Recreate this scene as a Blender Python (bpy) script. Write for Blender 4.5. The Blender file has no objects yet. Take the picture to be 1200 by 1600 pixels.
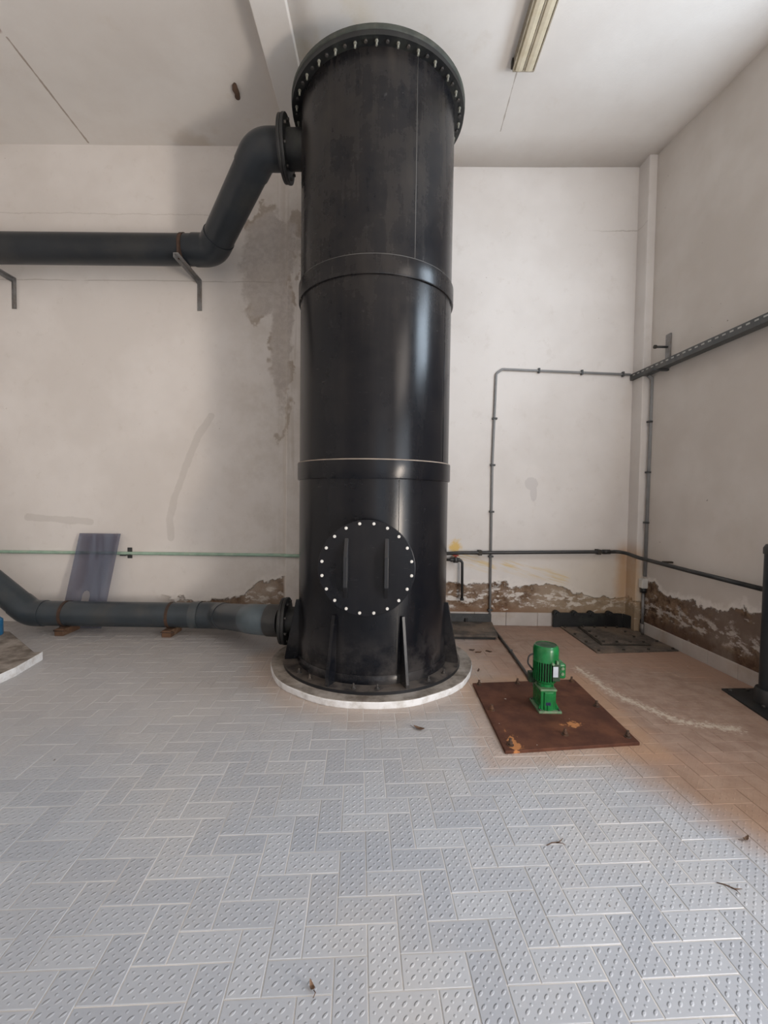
import bpy, bmesh, math, random
from mathutils import Vector, Matrix
random.seed(7)
PI = math.pi
SC = bpy.context.scene
COL = SC.collection

# ------------------------------------------------------------------ node helpers
class G:
    """tiny expression builder for procedural materials"""
    def __init__(s, name):
        s.m = bpy.data.materials.new(name); s.m.use_nodes = True
        s.t = s.m.node_tree; s.t.nodes.clear()
        s.o = s.t.nodes.new('ShaderNodeOutputMaterial')
        s.b = s.t.nodes.new('ShaderNodeBsdfPrincipled')
        s.t.links.new(s.b.outputs[0], s.o.inputs[0])
        s._p = None
    def put(s, sock, v):
        if hasattr(v, 'is_output'): s.t.links.new(v, sock)
        else:
            if isinstance(v, (tuple, list)) and len(v) == 3 and sock.type == 'RGBA': v = (*v, 1)
            sock.default_value = v
    def f(s, op, a, b=0.0, clamp=False):
        n = s.t.nodes.new('ShaderNodeMath'); n.operation = op; n.use_clamp = clamp
        s.put(n.inputs[0], a); s.put(n.inputs[1], b); return n.outputs[0]
    def add(s, a, b): return s.f('ADD', a, b)
    def sub(s, a, b): return s.f('SUBTRACT', a, b)
    def mul(s, a, b): return s.f('MULTIPLY', a, b)
    def mx(s, a, b): return s.f('MAXIMUM', a, b)
    def mn(s, a, b): return s.f('MINIMUM', a, b)
    def inv(s, a): return s.f('SUBTRACT', 1.0, a)
    def ss(s, x, a, b, lo=0.0, hi=1.0):
        n = s.t.nodes.new('ShaderNodeMapRange'); n.interpolation_type = 'SMOOTHSTEP'
        if a > b: a, b, lo, hi = b, a, hi, lo
        s.put(n.inputs[0], x)
        for i, v in enumerate((a, b, lo, hi)): n.inputs[i+1].default_value = v
        return n.outputs[0]
    def pos(s):
        if s._p is None:
            g = s.t.nodes.new('ShaderNodeNewGeometry'); n = s.t.nodes.new('ShaderNodeSeparateXYZ')
            s.t.links.new(g.outputs['Position'], n.inputs[0]); s.P = g.outputs['Position']
            s.N = g.outputs['Normal']
            s._p = n.outputs
        return s._p[0], s._p[1], s._p[2]
    def uv(s):
        n = s.t.nodes.new('ShaderNodeUVMap'); n.uv_map = 'UVMap'
        q = s.t.nodes.new('ShaderNodeSeparateXYZ'); s.t.links.new(n.outputs[0], q.inputs[0])
        return q.outputs[0], q.outputs[1]
    def attr(s, name):
        n = s.t.nodes.new('ShaderNodeAttribute'); n.attribute_name = name; return n.outputs['Fac']
    def vec(s, x, y, z):
        n = s.t.nodes.new('ShaderNodeCombineXYZ')
        for i, v in enumerate((x, y, z)): s.put(n.inputs[i], v)
        return n.outputs[0]
    def noise(s, scale, detail=4.0, rough=.55, v=None, dist=0.0):
        n = s.t.nodes.new('ShaderNodeTexNoise')
        s.pos(); s.t.links.new(v if v is not None else s.P, n.inputs['Vector'])
        n.inputs['Scale'].default_value = scale; n.inputs['Detail'].default_value = detail
        n.inputs['Roughness'].default_value = rough; n.inputs['Distortion'].default_value = dist
        return n.outputs[0]
    def mix(s, fac, a, b):
        n = s.t.nodes.new('ShaderNodeMix'); n.data_type = 'RGBA'
        s.put(n.inputs[0], fac); s.put(n.inputs[6], a); s.put(n.inputs[7], b); return n.outputs[2]
    def seg(s, u, w, ax, ay, bx, by):
        dx, dy = bx-ax, by-ay; L = dx*dx+dy*dy
        pu, pw = s.sub(u, ax), s.sub(w, ay)
        t = s.f('DIVIDE', s.add(s.mul(pu, dx), s.mul(pw, dy)), L, True)
        eu, ew = s.sub(pu, s.mul(t, dx)), s.sub(pw, s.mul(t, dy))
        return s.f('SQRT', s.add(s.mul(eu, eu), s.mul(ew, ew)))
    def ell(s, u, w, cx, cy, rx, ry):
        a, b = s.f('DIVIDE', s.sub(u, cx), rx), s.f('DIVIDE', s.sub(w, cy), ry)
        return s.f('SQRT', s.add(s.mul(a, a), s.mul(b, b)))
    def bump(s, h, dist=.01, strength=1.0, prev=None):
        n = s.t.nodes.new('ShaderNodeBump'); s.put(n.inputs['Height'], h)
        n.inputs['Distance'].default_value = dist; s.put(n.inputs['Strength'], strength)
        if prev is not None: s.t.links.new(prev, n.inputs['Normal'])
        return n.outputs[0]
    def out(s, col, rough=.6, metal=0.0, normal=None, spec=None):
        s.put(s.b.inputs['Base Color'], col); s.put(s.b.inputs['Roughness'], rough)
        s.put(s.b.inputs['Metallic'], metal)
        if spec is not None: s.b.inputs['Specular IOR Level'].default_value = spec
        if normal is not None: s.t.links.new(normal, s.b.inputs['Normal'])
        return s.m

def simple(name, col, rough=.5, metal=0.0, var=.25, scale=14, dirt=None, spec=None):
    """plain surface with a little mottling (and optional dirt colour)"""
    g = G(name)
    n = g.noise(scale, 5)
    d = tuple(c*(1-var) for c in col)
    c = g.mix(g.ss(n, .3, .7), d, col)
    if dirt:
        n2 = g.noise(scale*.45, 6, .65)
        c = g.mix(g.mul(g.ss(n2, .48, .68), .7), c, dirt)
    r = g.add(g.mul(n, .2), rough-.1)
    return g.out(c, r, metal, g.bump(g.noise(scale*6, 3), .002, .2), spec)

# ------------------------------------------------------------------ mesh helpers
WORLD = {}
def frame(d):
    d = Vector(d).normalized()
    a = Vector((0, 0, 1)) if abs(d.z) < .9 else Vector((0, 1, 0))
    u = d.cross(a).normalized(); return u, d.cross(u).normalized()

class MB:
    def __init__(s): s.b = bmesh.new()
    def box(s, x0, x1, y0, y1, z0, z1, rotz=0, mi=0):
        c = Vector(((x0+x1)/2, (y0+y1)/2, 0)); M = Matrix.Rotation(rotz, 3, 'Z')
        v = [s.b.verts.new(c+M@(Vector((x, y, z))-c)) for x in (x0, x1) for y in (y0, y1) for z in (z0, z1)]
        for q in ((0,1,3,2),(4,6,7,5),(0,4,5,1),(2,3,7,6),(0,2,6,4),(1,5,7,3)):
            s.b.faces.new([v[i] for i in q]).material_index = mi
        return s
    def prism(s, poly, z0, z1, mi_top=0, mi_side=0):
        lo = [s.b.verts.new((x, y, z0)) for x, y in poly]; hi = [s.b.verts.new((x, y, z1)) for x, y in poly]
        n = len(poly)
        s.b.faces.new(lo[::-1]); s.b.faces.new(hi).material_index = mi_top
        for i in range(n): s.b.faces.new((lo[i], lo[(i+1) % n], hi[(i+1) % n], hi[i])).material_index = mi_side
        return s
    def slab(s, pts, off):
        """prism from arbitrary planar 3-D polygon, extruded by vector off"""
        off = Vector(off); a = [s.b.verts.new(p) for p in pts]; c = [s.b.verts.new(Vector(p)+off) for p in pts]
        n = len(pts); s.b.faces.new(a[::-1]); s.b.faces.new(c)
        for i in range(n): s.b.faces.new((a[i], a[(i+1) % n], c[(i+1) % n], c[i]))
        return s
    def frustum(s, p0, p1, r0, r1, n=24, caps=True):
        p0, p1 = Vector(p0), Vector(p1); u, w = frame(p1-p0); A = []
        for p, r in ((p0, r0), (p1, r1)):
            A.append([s.b.verts.new(p+u*r*math.cos(2*PI*i/n)+w*r*math.sin(2*PI*i/n)) for i in range(n)])
        for i in range(n): s.b.faces.new((A[0][i], A[0][(i+1) % n], A[1][(i+1) % n], A[1][i])).smooth = True
        if caps: s.b.faces.new(A[0][::-1]); s.b.faces.new(A[1])
        return s
    def cyl(s, p0, p1, r, n=24, caps=True): return s.frustum(p0, p1, r, r, n, caps)
    def sweep(s, pts, r, n=20, caps=True):
        pts = [Vector(p) for p in pts]; rings = []; u = None
        for i, p in enumerate(pts):
            a = pts[max(i-1, 0)]; c = pts[min(i+1, len(pts)-1)]; d = (c-a).normalized()
            if u is None: u, w = frame(d)
            else:
                u = (u-d*u.dot(d)).normalized(); w = d.cross(u)
            rr = r[i] if isinstance(r, (list, tuple)) else r
            rings.append([s.b.verts.new(p+u*rr*math.cos(2*PI*k/n)+w*rr*math.sin(2*PI*k/n)) for k in range(n)])
        for A, C in zip(rings, rings[1:]):
            for k in range(n): s.b.faces.new((A[k], A[(k+1) % n], C[(k+1) % n], C[k])).smooth = True
        if caps: s.b.faces.new(rings[0][::-1]); s.b.faces.new(rings[-1])
        return s
    def lathe(s, prof, c=(0, 0, 0), n=64, close=False):
        """profile of (radius, z) turned about the vertical axis through c"""
        c = Vector(c); R = []
        for r, z in prof:
            if r < 1e-6: R.append([s.b.verts.new(c+Vector((0, 0, z)))])
            else: R.append([s.b.verts.new(c+Vector((r*math.cos(2*PI*i/n), r*math.sin(2*PI*i/n), z))) for i in range(n)])
        pairs = list(zip(R, R[1:]))
        if close: pairs.append((R[-1], R[0]))
        for A, C in pairs:
            for i in range(n):
                j = (i+1) % n
                if len(A) == 1: q = (A[0], C[j], C[i])
                elif len(C) == 1: q = (A[i], A[j], C[0])
                else: q = (A[i], A[j], C[j], C[i])
                s.b.faces.new(q)
        return s
    def build(s, name, mat, parent=None, bevel=0, smooth=None, loc=None, segs=2):
        bmesh.ops.recalc_face_normals(s.b, faces=s.b.faces[:])
        me = bpy.data.meshes.new(name)
        base = WORLD.get(parent.name, Vector()) if parent is not None else Vector()
        org = Vector(loc) if loc is not None else base
        bmesh.ops.translate(s.b, verts=s.b.verts[:], vec=-org)
        if smooth is not None:
            for f in s.b.faces: f.smooth = True
        s.b.to_mesh(me); s.b.free()
        if smooth is not None: me.set_sharp_from_angle(angle=math.radians(smooth))
        for m in (mat if isinstance(mat, (list, tuple)) else [mat]): me.materials.append(m)
        o = bpy.data.objects.new(name, me); COL.objects.link(o)
        if parent is not None: o.parent = parent
        o.location = org-base
        WORLD[o.name] = org
        if bevel:
            b = o.modifiers.new('bevel', 'BEVEL'); b.width = bevel; b.segments = segs
            b.limit_method = 'ANGLE'; b.angle_limit = math.radians(40); b.harden_normals = False
        return o

def fillet(pts, rad, n=10):
    """polyline with rounded corners"""
    pts = [Vector(p) for p in pts]; out = [pts[0]]
    for a, p, c in zip(pts, pts[1:], pts[2:]):
        d0, d1 = (a-p).normalized(), (c-p).normalized(); ang = d0.angle(d1)
        L = min(rad/math.tan(ang/2), (a-p).length*.49, (c-p).length*.49)
        rr = L*math.tan(ang/2); bis = (d0+d1).normalized(); cen = p+bis*(rr/math.sin(ang/2))
        s0, s1 = p+d0*L, p+d1*L; v0, v1 = s0-cen, s1-cen; tot = v0.angle(v1); ax = v0.cross(v1).normalized()
        out += [cen+Matrix.Rotation(tot*k/n, 3, ax)@v0 for k in range(n+1)]
    return out+[pts[-1]]

def tag(o, label, cat, group=None, kind=None):
    if label: o['label'] = label
    if cat: o['category'] = cat
    if group: o['group'] = group
    if kind: o['kind'] = kind
    return o
def thing(name, loc, label, cat, group=None):
    o = bpy.data.objects.new(name, None); COL.objects.link(o); o.location = loc
    o.empty_display_size = .1
    WORLD[o.name] = Vector(loc); return tag(o, label, cat, group)
def struct(o): o['kind'] = 'structure'; return o
def clone(src, parent, world, rot=None):
    c = src.copy(); COL.objects.link(c); c.parent = parent
    c.location = Vector(world)-WORLD[parent.name]; WORLD[c.name] = Vector(world)
    if rot is not None: c.rotation_euler = rot
    return c

# ------------------------------------------------------------------ room numbers
CAMH = 1.4
def wx(y): return 2.715+(4.62-y)*0.0563           # inner face of the right-hand wall (a hair out of square)
YL, YR = 4.69, 4.81                               # left and right bays of the back wall
XW, YB = -5.0, -2.6                               # left and rear walls, out of frame

# ------------------------------------------------------------------ materials
def wall_material(name, right=False):
    g = G(name); x, y, z = g.pos()
    big = g.noise(.9, 4, .6); fine = g.noise(9, 6, .65); tiny = g.noise(45, 3)
    base = g.mix(g.ss(big, .35, .68), *(((.58, .535, .49), (.66, .62, .58)) if right else ((.69, .655, .625), (.77, .74, .715))))  # right wall: its shaded look put into a darker, browner base
    base = g.mix(g.mul(g.ss(fine, .55, .75), .22), base, (.55, .50, .45))
    n6 = g.noise(5.5, 9, .68); n2 = g.noise(2.3, 5, .6); nn = g.noise(17, 7, .7)
    if right:
        h = g.add(.50, g.add(g.mul(g.ss(y, 4.25, 4.6), .07), g.mul(g.ss(y, 3.7, 3.2), .08)))
        h = g.sub(h, g.mul(g.mul(g.ss(y, 4.5, 4.2), g.ss(y, 3.5, 4.0)), .03))
        on = g.ss(y, .5, 1.5)
    else:
        hl = g.add(.29, g.mul(g.ss(x, -1.65, -1.12), .22)); hr = g.sub(.46, g.mul(g.ss(x, 1.85, 2.15), .13))
        isr = g.ss(x, -.6, -.2)
        h = g.add(g.mul(hl, g.inv(isr)), g.mul(hr, isr))
        on = g.mx(g.mul(g.ss(x, -2.5, -2.1), g.ss(x, -1.06, -1.10)), g.ss(x, .1, .4))
    zz = g.sub(g.sub(z, h), g.mul(g.sub(n6, .5), .30))
    zz = g.sub(zz, g.mul(g.sub(n2, .5), .20))
    dam = g.mul(g.ss(zz, .012, -.012), on)                     # plaster gone
    edge = g.mul(g.mul(g.ss(zz, .075, .02), on), g.inv(dam))   # lifted white paint around it
    ny = g.noise(1, 7, .68, g.vec(g.mul(x, 9), g.mul(y, 9), g.mul(z, 20)))
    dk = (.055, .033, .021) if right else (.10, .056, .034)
    brown = g.mix(g.ss(nn, .33, .62), dk, (.24, .16, .105))
    brown = g.mix(g.ss(g.noise(3.1, 4), .42, .62), brown, (.17, .125, .10) if right else (.31, .235, .18))
    brown = g.mix(g.mul(g.ss(z, .26, .15), .65), brown, (.085, .045, .028) if right else (.21, .115, .065))
    zb = g.add(z, g.mul(g.sub(n6, .5), .40))
    flake = g.mul(g.ss(ny, .49, .58), g.mul(g.ss(zb, .20, .27), g.ss(zb, .42, .35)))
    flake = g.mx(flake, g.mul(g.ss(ny, .60, .66), .8))
    if right: flake = g.mul(flake, .6)
    c = g.mix(g.mul(edge, .75), base, (.80, .765, .73))
    c = g.mix(dam, c, brown)
    c = g.mix(g.mul(g.mul(flake, dam), .92), c, (.72, .68, .64))
    bump_h = g.sub(g.mul(fine, .05), g.mul(dam, g.add(.7, g.mul(nn, .6))))
    if not right:
        # bare grey render showing beside the pilaster
        d1 = g.ell(x, z, -1.24, 3.93, .33, .42); d2 = g.ell(x, z, -1.12, 3.05, .13, .85); d3 = g.ell(x, z, -1.34, 3.55, .20, .35)
        dd = g.add(g.mn(g.mn(d1, d2), d3), g.mul(g.sub(n6, .5), 1.5))
        bare = g.ss(dd, 1.02, .72)
        chip = g.mul(g.mul(g.ss(dd, 1.22, 1.10), g.inv(bare)), g.ss(g.noise(3.4, 3), .50, .56))
        gcol = g.mix(g.ss(nn, .35, .65), (.40, .36, .335), (.53, .49, .46))
        c = g.mix(g.mul(bare, .8), c, gcol); c = g.mix(g.mul(chip, .7), c, (.27, .20, .14))
        # grey streaks by the pilaster's edge; on the pilaster they paint in its shade
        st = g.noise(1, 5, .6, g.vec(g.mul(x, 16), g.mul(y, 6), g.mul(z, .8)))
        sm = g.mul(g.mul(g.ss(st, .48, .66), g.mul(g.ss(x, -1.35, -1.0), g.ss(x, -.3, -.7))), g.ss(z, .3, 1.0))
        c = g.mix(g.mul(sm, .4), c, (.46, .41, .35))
        dz = g.mul(g.mul(g.ss(x, -2.0, -1.25), g.ss(x, -.3, -.7)), g.ss(g.noise(3.3, 7, .66), .36, .66))
        c = g.mix(g.mul(dz, .42), c, (.50, .455, .40))
        # trowel smears of filler
        arc = [(-1.865, 2.22), (-2.01, 2.0), (-2.14, 1.68), (-2.25, 1.38), (-2.31, 1.12), (-2.30, .93)]
        k = None
        for p_, q_ in zip(arc, arc[1:]):
            e_ = g.seg(x, z, *p_, *q_); k = e_ if k is None else g.mn(k, e_)
        k = g.mn(k, g.seg(x, z, -3.83, 1.125, -3.16, 1.085))
        smear = g.ss(g.add(k, g.mul(g.sub(n6, .5), .06)), .040, .030)
        c = g.mix(g.mul(smear, .35), c, (.48, .45, .42))
        k2 = g.mn(g.ell(x, z, 1.573, 1.555, .075, .07), g.ell(x, z, 1.60, 1.46, .038, .10))
        c = g.mix(g.mul(g.ss(g.add(k2, g.mul(g.sub(nn, .5), .6)), 1.02, .92), .55), c, (.57, .54, .53))
        # yellow and rust stains
        yb = g.ss(g.add(g.ell(x, z, .755, .85, .085, .11), g.mul(g.sub(nn, .5), 2.4)), 1.15, .2)
        c = g.mix(g.mul(yb, .85), c, (.72, .47, .10))
        yl = g.seg(x, z, .80, .76, 1.14, .64); yl2 = g.seg(x, z, 1.33, .66, 1.95, .52)
        ys = g.noise(1, 5, .65, g.vec(g.mul(g.add(x, g.mul(z, 1.5)), 5), 0.0, g.mul(g.add(z, g.mul(x, .28)), 38)))
        yf = g.mul(g.ss(g.mn(yl, yl2), .11, .0), g.ss(ys, .44, .62))
        c = g.mix(g.mul(yf, .75), c, (.70, .52, .20))
        rf = g.mul(g.ss(g.add(g.f('ABSOLUTE', g.sub(x, 2.60)), g.mul(g.sub(n6, .5), .12)), .13, .0), g.mul(g.ss(z, 1.0, .75), g.ss(z, .25, .35)))
        c = g.mix(g.mul(rf, .75), c, (.52, .26, .08))
        warm = g.mul(g.ss(g.add(x, g.mul(big, 1.2)), 1.9, 3.0), g.ss(z, .95, .6))
        c = g.mix(g.mul(warm, .35), c, (.66, .55, .38))
        # hairline plaster joints
        lj = g.mul(g.ss(g.f('ABSOLUTE', g.sub(z, g.add(3.60, g.mul(n2, .04)))), .007, .002), g.mul(g.ss(x, -.95, -1.1), g.ss(n2, .36, .5)))
        rj = g.mul(g.ss(g.f('ABSOLUTE', g.sub(z, g.add(4.22, g.mul(n6, .06)))), .009, .003), g.mul(g.ss(x, 2.05, 2.5), g.ss(x, 2.64, 2.63)))
        lj2 = g.mul(g.ss(g.f('ABSOLUTE', g.sub(z, g.add(4.28, g.mul(n6, .05)))), .006, .002), g.mul(g.ss(x, -1.3, -1.9), .6))
        c = g.mix(g.mul(g.mx(lj2, g.mx(lj, rj)), .5), c, (.33, .29, .25))
        spots = g.ss(g.noise(38, 2, .5), .775, .80)
        c = g.mix(g.mul(spots, .6), c, (.25, .2, .15))
    else:
        spots = g.ss(g.noise(23, 2, .5), .77, .80)
        c = g.mix(g.mul(spots, .7), c, (.2, .17, .14))
        c = g.mix(g.mul(g.ss(g.noise(1.6, 5, .6), .5, .72), .3), c, (.52, .47, .41))
    rel = g.bump(bump_h, .012, .8, g.bump(g.noise(120, 3), .0015, .35))
    return g.out(c, .82, 0, rel, .25)

def ceiling_material(name, segs):
    g = G(name); x, y, z = g.pos()
    n = g.noise(1.1, 5, .6)
    c = g.mix(g.ss(n, .35, .68), (.70, .665, .63), (.76, .735, .705))
    c = g.mix(g.mul(g.ss(g.noise(2.4, 6, .65), .58, .75), .25), c, (.55, .47, .38))
    wob = g.mul(g.sub(g.noise(9, 4), .5), .02)
    for ax, ay, bx, by, w, k in segs:
        d = g.seg(x, y, ax, ay, bx, by)
        c = g.mix(g.mul(g.ss(g.add(d, wob), w, w*.4), k), c, (.28, .22, .17))
    # rust-brown spot beside the crack; warm light above the tower painted in as yellow
    sp = g.ss(g.add(g.ell(x, y, -3.10, 3.55, .05, .05), g.mul(g.sub(g.noise(20, 4), .5), .8)), 1.0, .3)
    c = g.mix(sp, c, (.17, .07, .035))
    ye = g.mul(g.ss(g.ell(x, y, -.45, 3.55, .42, .55), 1.0, .4), g.ss(g.noise(3, 5), .38, .62))
    c = g.mix(g.mul(ye, .45), c, (.60, .49, .27))
    c = g.mix(g.mul(g.mul(g.ss(y, 4.2, 4.75), g.ss(g.noise(1.9, 4), .45, .6)), g.mul(g.mul(g.ss(x, -2.6, -1.9), g.ss(x, -1.0, -1.1)), .5)), c, (.52, .43, .33))
    return g.out(c, .85, 0, g.bump(g.noise(60, 4), .002, .4), .2)

M = {}
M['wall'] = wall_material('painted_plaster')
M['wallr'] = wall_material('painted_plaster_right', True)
M['ceil_l'] = ceiling_material('ceiling_paint_left', [(-3.06, 3.62, -3.118, 4.66, .012, .75)])
M['ceil_r'] = ceiling_material('ceiling_paint_right', [(1.026, 3.75, 1.045, 4.35, .006, .6)])
M['beam'] = ceiling_material('beam_paint', [])

def dirt_mask(g, x, y):
    """brown silt lying over the right-hand half of the floor"""
    n = g.noise(2.2, 6, .62); n3 = g.noise(9, 5, .65)
    e = g.add(g.mul(g.sub(n, .5), .7), g.mul(g.sub(n3, .5), .25))
    # boundary runs from the tower towards the lower right corner
    lx = g.ss(g.add(x, e), .35, 1.05)
    yb = g.mx(g.sub(2.50, g.mul(g.mx(g.sub(x, 1.15), 0), 1.9)), 1.5)
    ly = g.ss(g.add(g.sub(y, yb), e), -.42, .42)
    silt = g.mix(g.ss(n3, .3, .7), (.24, .155, .115), (.325, .23, .178))
    silt = g.mix(g.ss(g.noise(1.2, 4), .45, .62), silt, (.32, .205, .15))
    silt = g.mix(g.mul(g.ss(y, 2.5, 1.9), .5), silt, (.27, .165, .10))
    return g.mul(lx, ly), n, n3, silt

def tile_material():
    g = G('studded_tile'); x, y, z = g.pos(); u, v = g.uv(); rnd = g.attr('tone')
    d, n, n3, silt = dirt_mask(g, x, y)
    base = g.mix(rnd, (.335, .36, .405), (.40, .425, .465))
    base = g.mix(g.mul(g.ss(g.noise(1.3, 4), .42, .68), .4), base, (.46, .44, .42))
    back = g.mul(g.ss(g.add(y, g.mul(n, .8)), 2.1, 3.4), .6)
    base = g.mix(back, base, (.44, .405, .38))
    # rust washing round the plinth and the rusty plate
    rp = g.ell(x, y, 1.06, 2.85, .53, .60); rp = g.mx(g.f('ABSOLUTE', g.f('DIVIDE', g.sub(x, 1.06), .48)), g.f('ABSOLUTE', g.f('DIVIDE', g.sub(y, g.add(2.85, g.mul(g.sub(x, 1.06), .13))), .53)))
    halo = g.mul(g.ss(g.add(rp, g.mul(g.sub(n3, .5), .25)), 1.22, .96), .42)
    pl = g.ell(x, y, -.104, 3.665, 1.0, 1.0)
    halo2 = g.mul(g.ss(g.add(pl, g.mul(g.sub(n, .5), .5)), 1.12, .84), .6)
    # chalky arc across the silt
    ks = g.mn(g.mn(g.seg(x, y, 1.605, 3.59, 1.654, 3.122), g.seg(x, y, 1.654, 3.122, 1.866, 2.751)), g.seg(x, y, 1.866, 2.751, 2.157, 2.66))
    chalk = g.mul(g.ss(g.add(ks, g.mul(g.sub(g.noise(34, 4, .7), .5), .30)), .055, -.01), .6)
    flecks = g.ss(g.noise(42, 3, .6), .70, .74)
    c = g.mix(d, base, silt)
    c = g.mix(g.mul(halo2, .75), c, (.40, .27, .18))
    c = g.mix(halo, c, (.42, .25, .14))
    c = g.mix(g.mul(chalk, g.ss(d, .3, .6)), c, (.62, .55, .45))
    c = g.mix(g.mul(g.mul(flecks, d), .5), c, (.68, .63, .55))
    c = g.mix(g.mul(g.ss(g.noise(26, 2), .76, .79), .8), c, (.09, .06, .04))
    # raised studs: slanted lozenges with small dots between
    fu, fv = g.sub(g.f('FRACT', u), .5), g.sub(g.f('FRACT', v), .5)
    a, b = g.mul(g.add(fu, fv), .7071), g.mul(g.sub(fu, fv), .7071)
    a, b = g.f('DIVIDE', a, .33), g.f('DIVIDE', b, .17)
    big = g.ss(g.f('SQRT', g.add(g.mul(a, a), g.mul(b, b))), 1.0, .35)
    hu, hv = g.sub(g.f('FRACT', g.add(u, .5)), .5), g.sub(g.f('FRACT', g.add(v, .5)), .5)
    dot = g.mul(g.ss(g.f('SQRT', g.add(g.mul(hu, hu), g.mul(hv, hv))), .16, .04), .55)
    isv = g.f('GREATER_THAN', u, 9)
    inh = g.mul(g.mul(g.f('GREATER_THAN', u, 1), g.f('LESS_THAN', u, 6)), g.mul(g.f('GREATER_THAN', v, 1), g.f('LESS_THAN', v, 3)))
    inv_ = g.mul(g.mul(g.f('GREATER_THAN', u, 10.5), g.f('LESS_THAN', u, 12.5)), g.mul(g.f('GREATER_THAN', v, .5), g.f('LESS_THAN', v, 5.5)))
    big = g.mul(big, g.mx(isv, inh)); dot = g.mul(dot, g.mx(inv_, g.inv(isv)))
    keep = g.sub(1.0, g.mul(g.mx(d, back), .72))
    rel = g.bump(g.mx(big, dot), .0027, g.mul(keep, .85))
    rough = g.add(.36, g.add(g.mul(d, .35), g.mul(n3, .12)))
    return g.out(c, rough, 0, rel, .45)
def grout_material():
    g = G('grout'); x, y, z = g.pos(); d, n, n3, silt = dirt_mask(g, x, y)
    c = g.mix(g.ss(g.noise(1.7, 4), .40, .58), (.43, .42, .41), (.62, .60, .58))
    c = g.mix(g.mul(g.ss(y, 2.6, 3.8), .35), c, (.50, .45, .40))
    c = g.mix(g.mul(d, .97), c, silt)
    return g.out(c, .9)
M['tile'] = tile_material(); M['grout'] = grout_material()

def tank_material():
    g = G('black_polyethylene'); x, y, z = g.pos()
    st = g.noise(1, 6, .62, g.vec(g.mul(x, 11), g.mul(y, 11), g.mul(z, 1.1)))
    cl = g.noise(2.6, 7, .66); sc = g.noise(1, 7, .75, g.vec(g.mul(x, 9), g.mul(y, 9), g.mul(z, 34)))
    dust = g.add(g.mul(g.ss(z, 1.7, 4.1), .46), .13)
    dm = g.mul(g.add(g.mul(g.ss(cl, .30, .75), .65), g.mul(g.ss(st, .40, .75), .45)), dust)
    c = g.mix(dm, (.0045, .0055, .0085), (.062, .053, .045))
    c = g.mix(g.mul(g.ss(sc, .62, .74), .22), c, (.16, .16, .165))
    c = g.mix(g.mul(g.ss(g.noise(6, 8, .72), .66, .76), .4), c, (.15, .15, .15))
    lowdust = g.mul(g.ss(z, .5, .1), g.ss(cl, .42, .6))
    c = g.mix(g.mul(lowdust, .3), c, (.12, .11, .105))
    r = g.add(.19, g.add(g.mul(dm, .30), g.mul(sc, .05)))
    return g.out(c, r, 0, g.bump(g.noise(3.5, 3), .006, .12), .26)
M['tank'] = tank_material()
def black_dusty():
    g = G('black_plastic_dusty_top'); x, y, z = g.pos()
    q = g.t.nodes.new('ShaderNodeSeparateXYZ'); g.t.links.new(g.N, q.inputs[0])
    up = g.mul(g.ss(q.outputs[2], .5, .95), g.ss(g.noise(8, 6, .65), .3, .6))
    c = g.mix(g.mul(up, .9), (.010, .011, .014), (.13, .11, .095))
    return g.out(c, .42)
M['black'] = black_dusty()
M['flange'] = simple('flange_black', (.013, .014, .015), .5, var=.4, dirt=(.03, .033, .028))
M['lid'] = simple('lid_dark_green_grey', (.05, .058, .05), .55, var=.4, dirt=(.10, .10, .08))
M['weld'] = simple('weld_bead_grey', (.10, .098, .095), .6)
M['sealant'] = simple('beige_sealant', (.34, .28, .23), .8)
M['bolt_light'] = simple('pale_plastic_bolt', (.72, .71, .68), .5, var=.15)
M['bolt_top'] = simple('pale_bolt_dirty', (.25, .25, .21), .6, var=.4)
M['bolt_rust'] = simple('rusted_bolt', (.06, .032, .02), .8, dirt=(.16, .07, .03))
M['bolt_dark'] = simple('dark_bolt', (.045, .042, .04), .6, dirt=(.10, .08, .065))
M['pvc'] = simple('grey_pvc', (.021, .026, .032), .33, var=.18, scale=5, dirt=(.036, .037, .037), spec=.35)
M['pvc_low'] = simple('blue_grey_pvc', (.040, .052, .063), .33, var=.18, scale=5, dirt=(.062, .064, .064), spec=.4)
M['pvc_md'] = simple('sheen_blue_grey_pvc', (.060, .078, .090), .36, var=.2, scale=6, dirt=(.08, .08, .08), spec=.4)  # coupling: slight sheen put into a lighter grey than the pipe
M['pvc_lt'] = simple('light_blue_grey_pvc', (.085, .115, .135), .34, var=.15, scale=5, dirt=(.06, .075, .08), spec=.4)
M['galv'] = simple('galvanised_steel', (.30, .30, .30), .5, .5, var=.3, dirt=(.17, .14, .12))
M['darksteel'] = simple('dark_steel', (.075, .078, .08), .5, .4, var=.3)
M['rusty'] = simple('rusty_strap', (.055, .03, .02), .8, dirt=(.16, .075, .035))
M['block'] = simple('weathered_timber', (.13, .07, .04), .85, dirt=(.30, .22, .15))
M['greenpipe'] = simple('pale_green_pipe', (.34, .50, .40), .5, var=.2, dirt=(.45, .55, .45))
M['conduit'] = simple('grey_conduit', (.27, .275, .28), .5, var=.15)
M['blackpipe'] = simple('black_water_pipe', (.028, .029, .03), .42, var=.3, dirt=(.05, .045, .04))
M['tray'] = simple('tray_steel', (.095, .10, .10), .5, .3, var=.25, dirt=(.15, .14, .13))
M['slot'] = simple('slot_bare_metal', (.48, .48, .46), .5)
M['redhandle'] = simple('red_lever', (.30, .03, .012), .5)
M['white'] = simple('white_cover', (.66, .65, .62), .6, var=.1)
M['cream'] = simple('cream_diffuser', (.63, .56, .42), .4, var=.12, dirt=(.50, .42, .28))
M['housing'] = simple('lamp_housing', (.36, .31, .23), .55, var=.2, dirt=(.22, .18, .12))
M['capdark'] = simple('dark_cap', (.035, .028, .02), .6)
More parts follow.
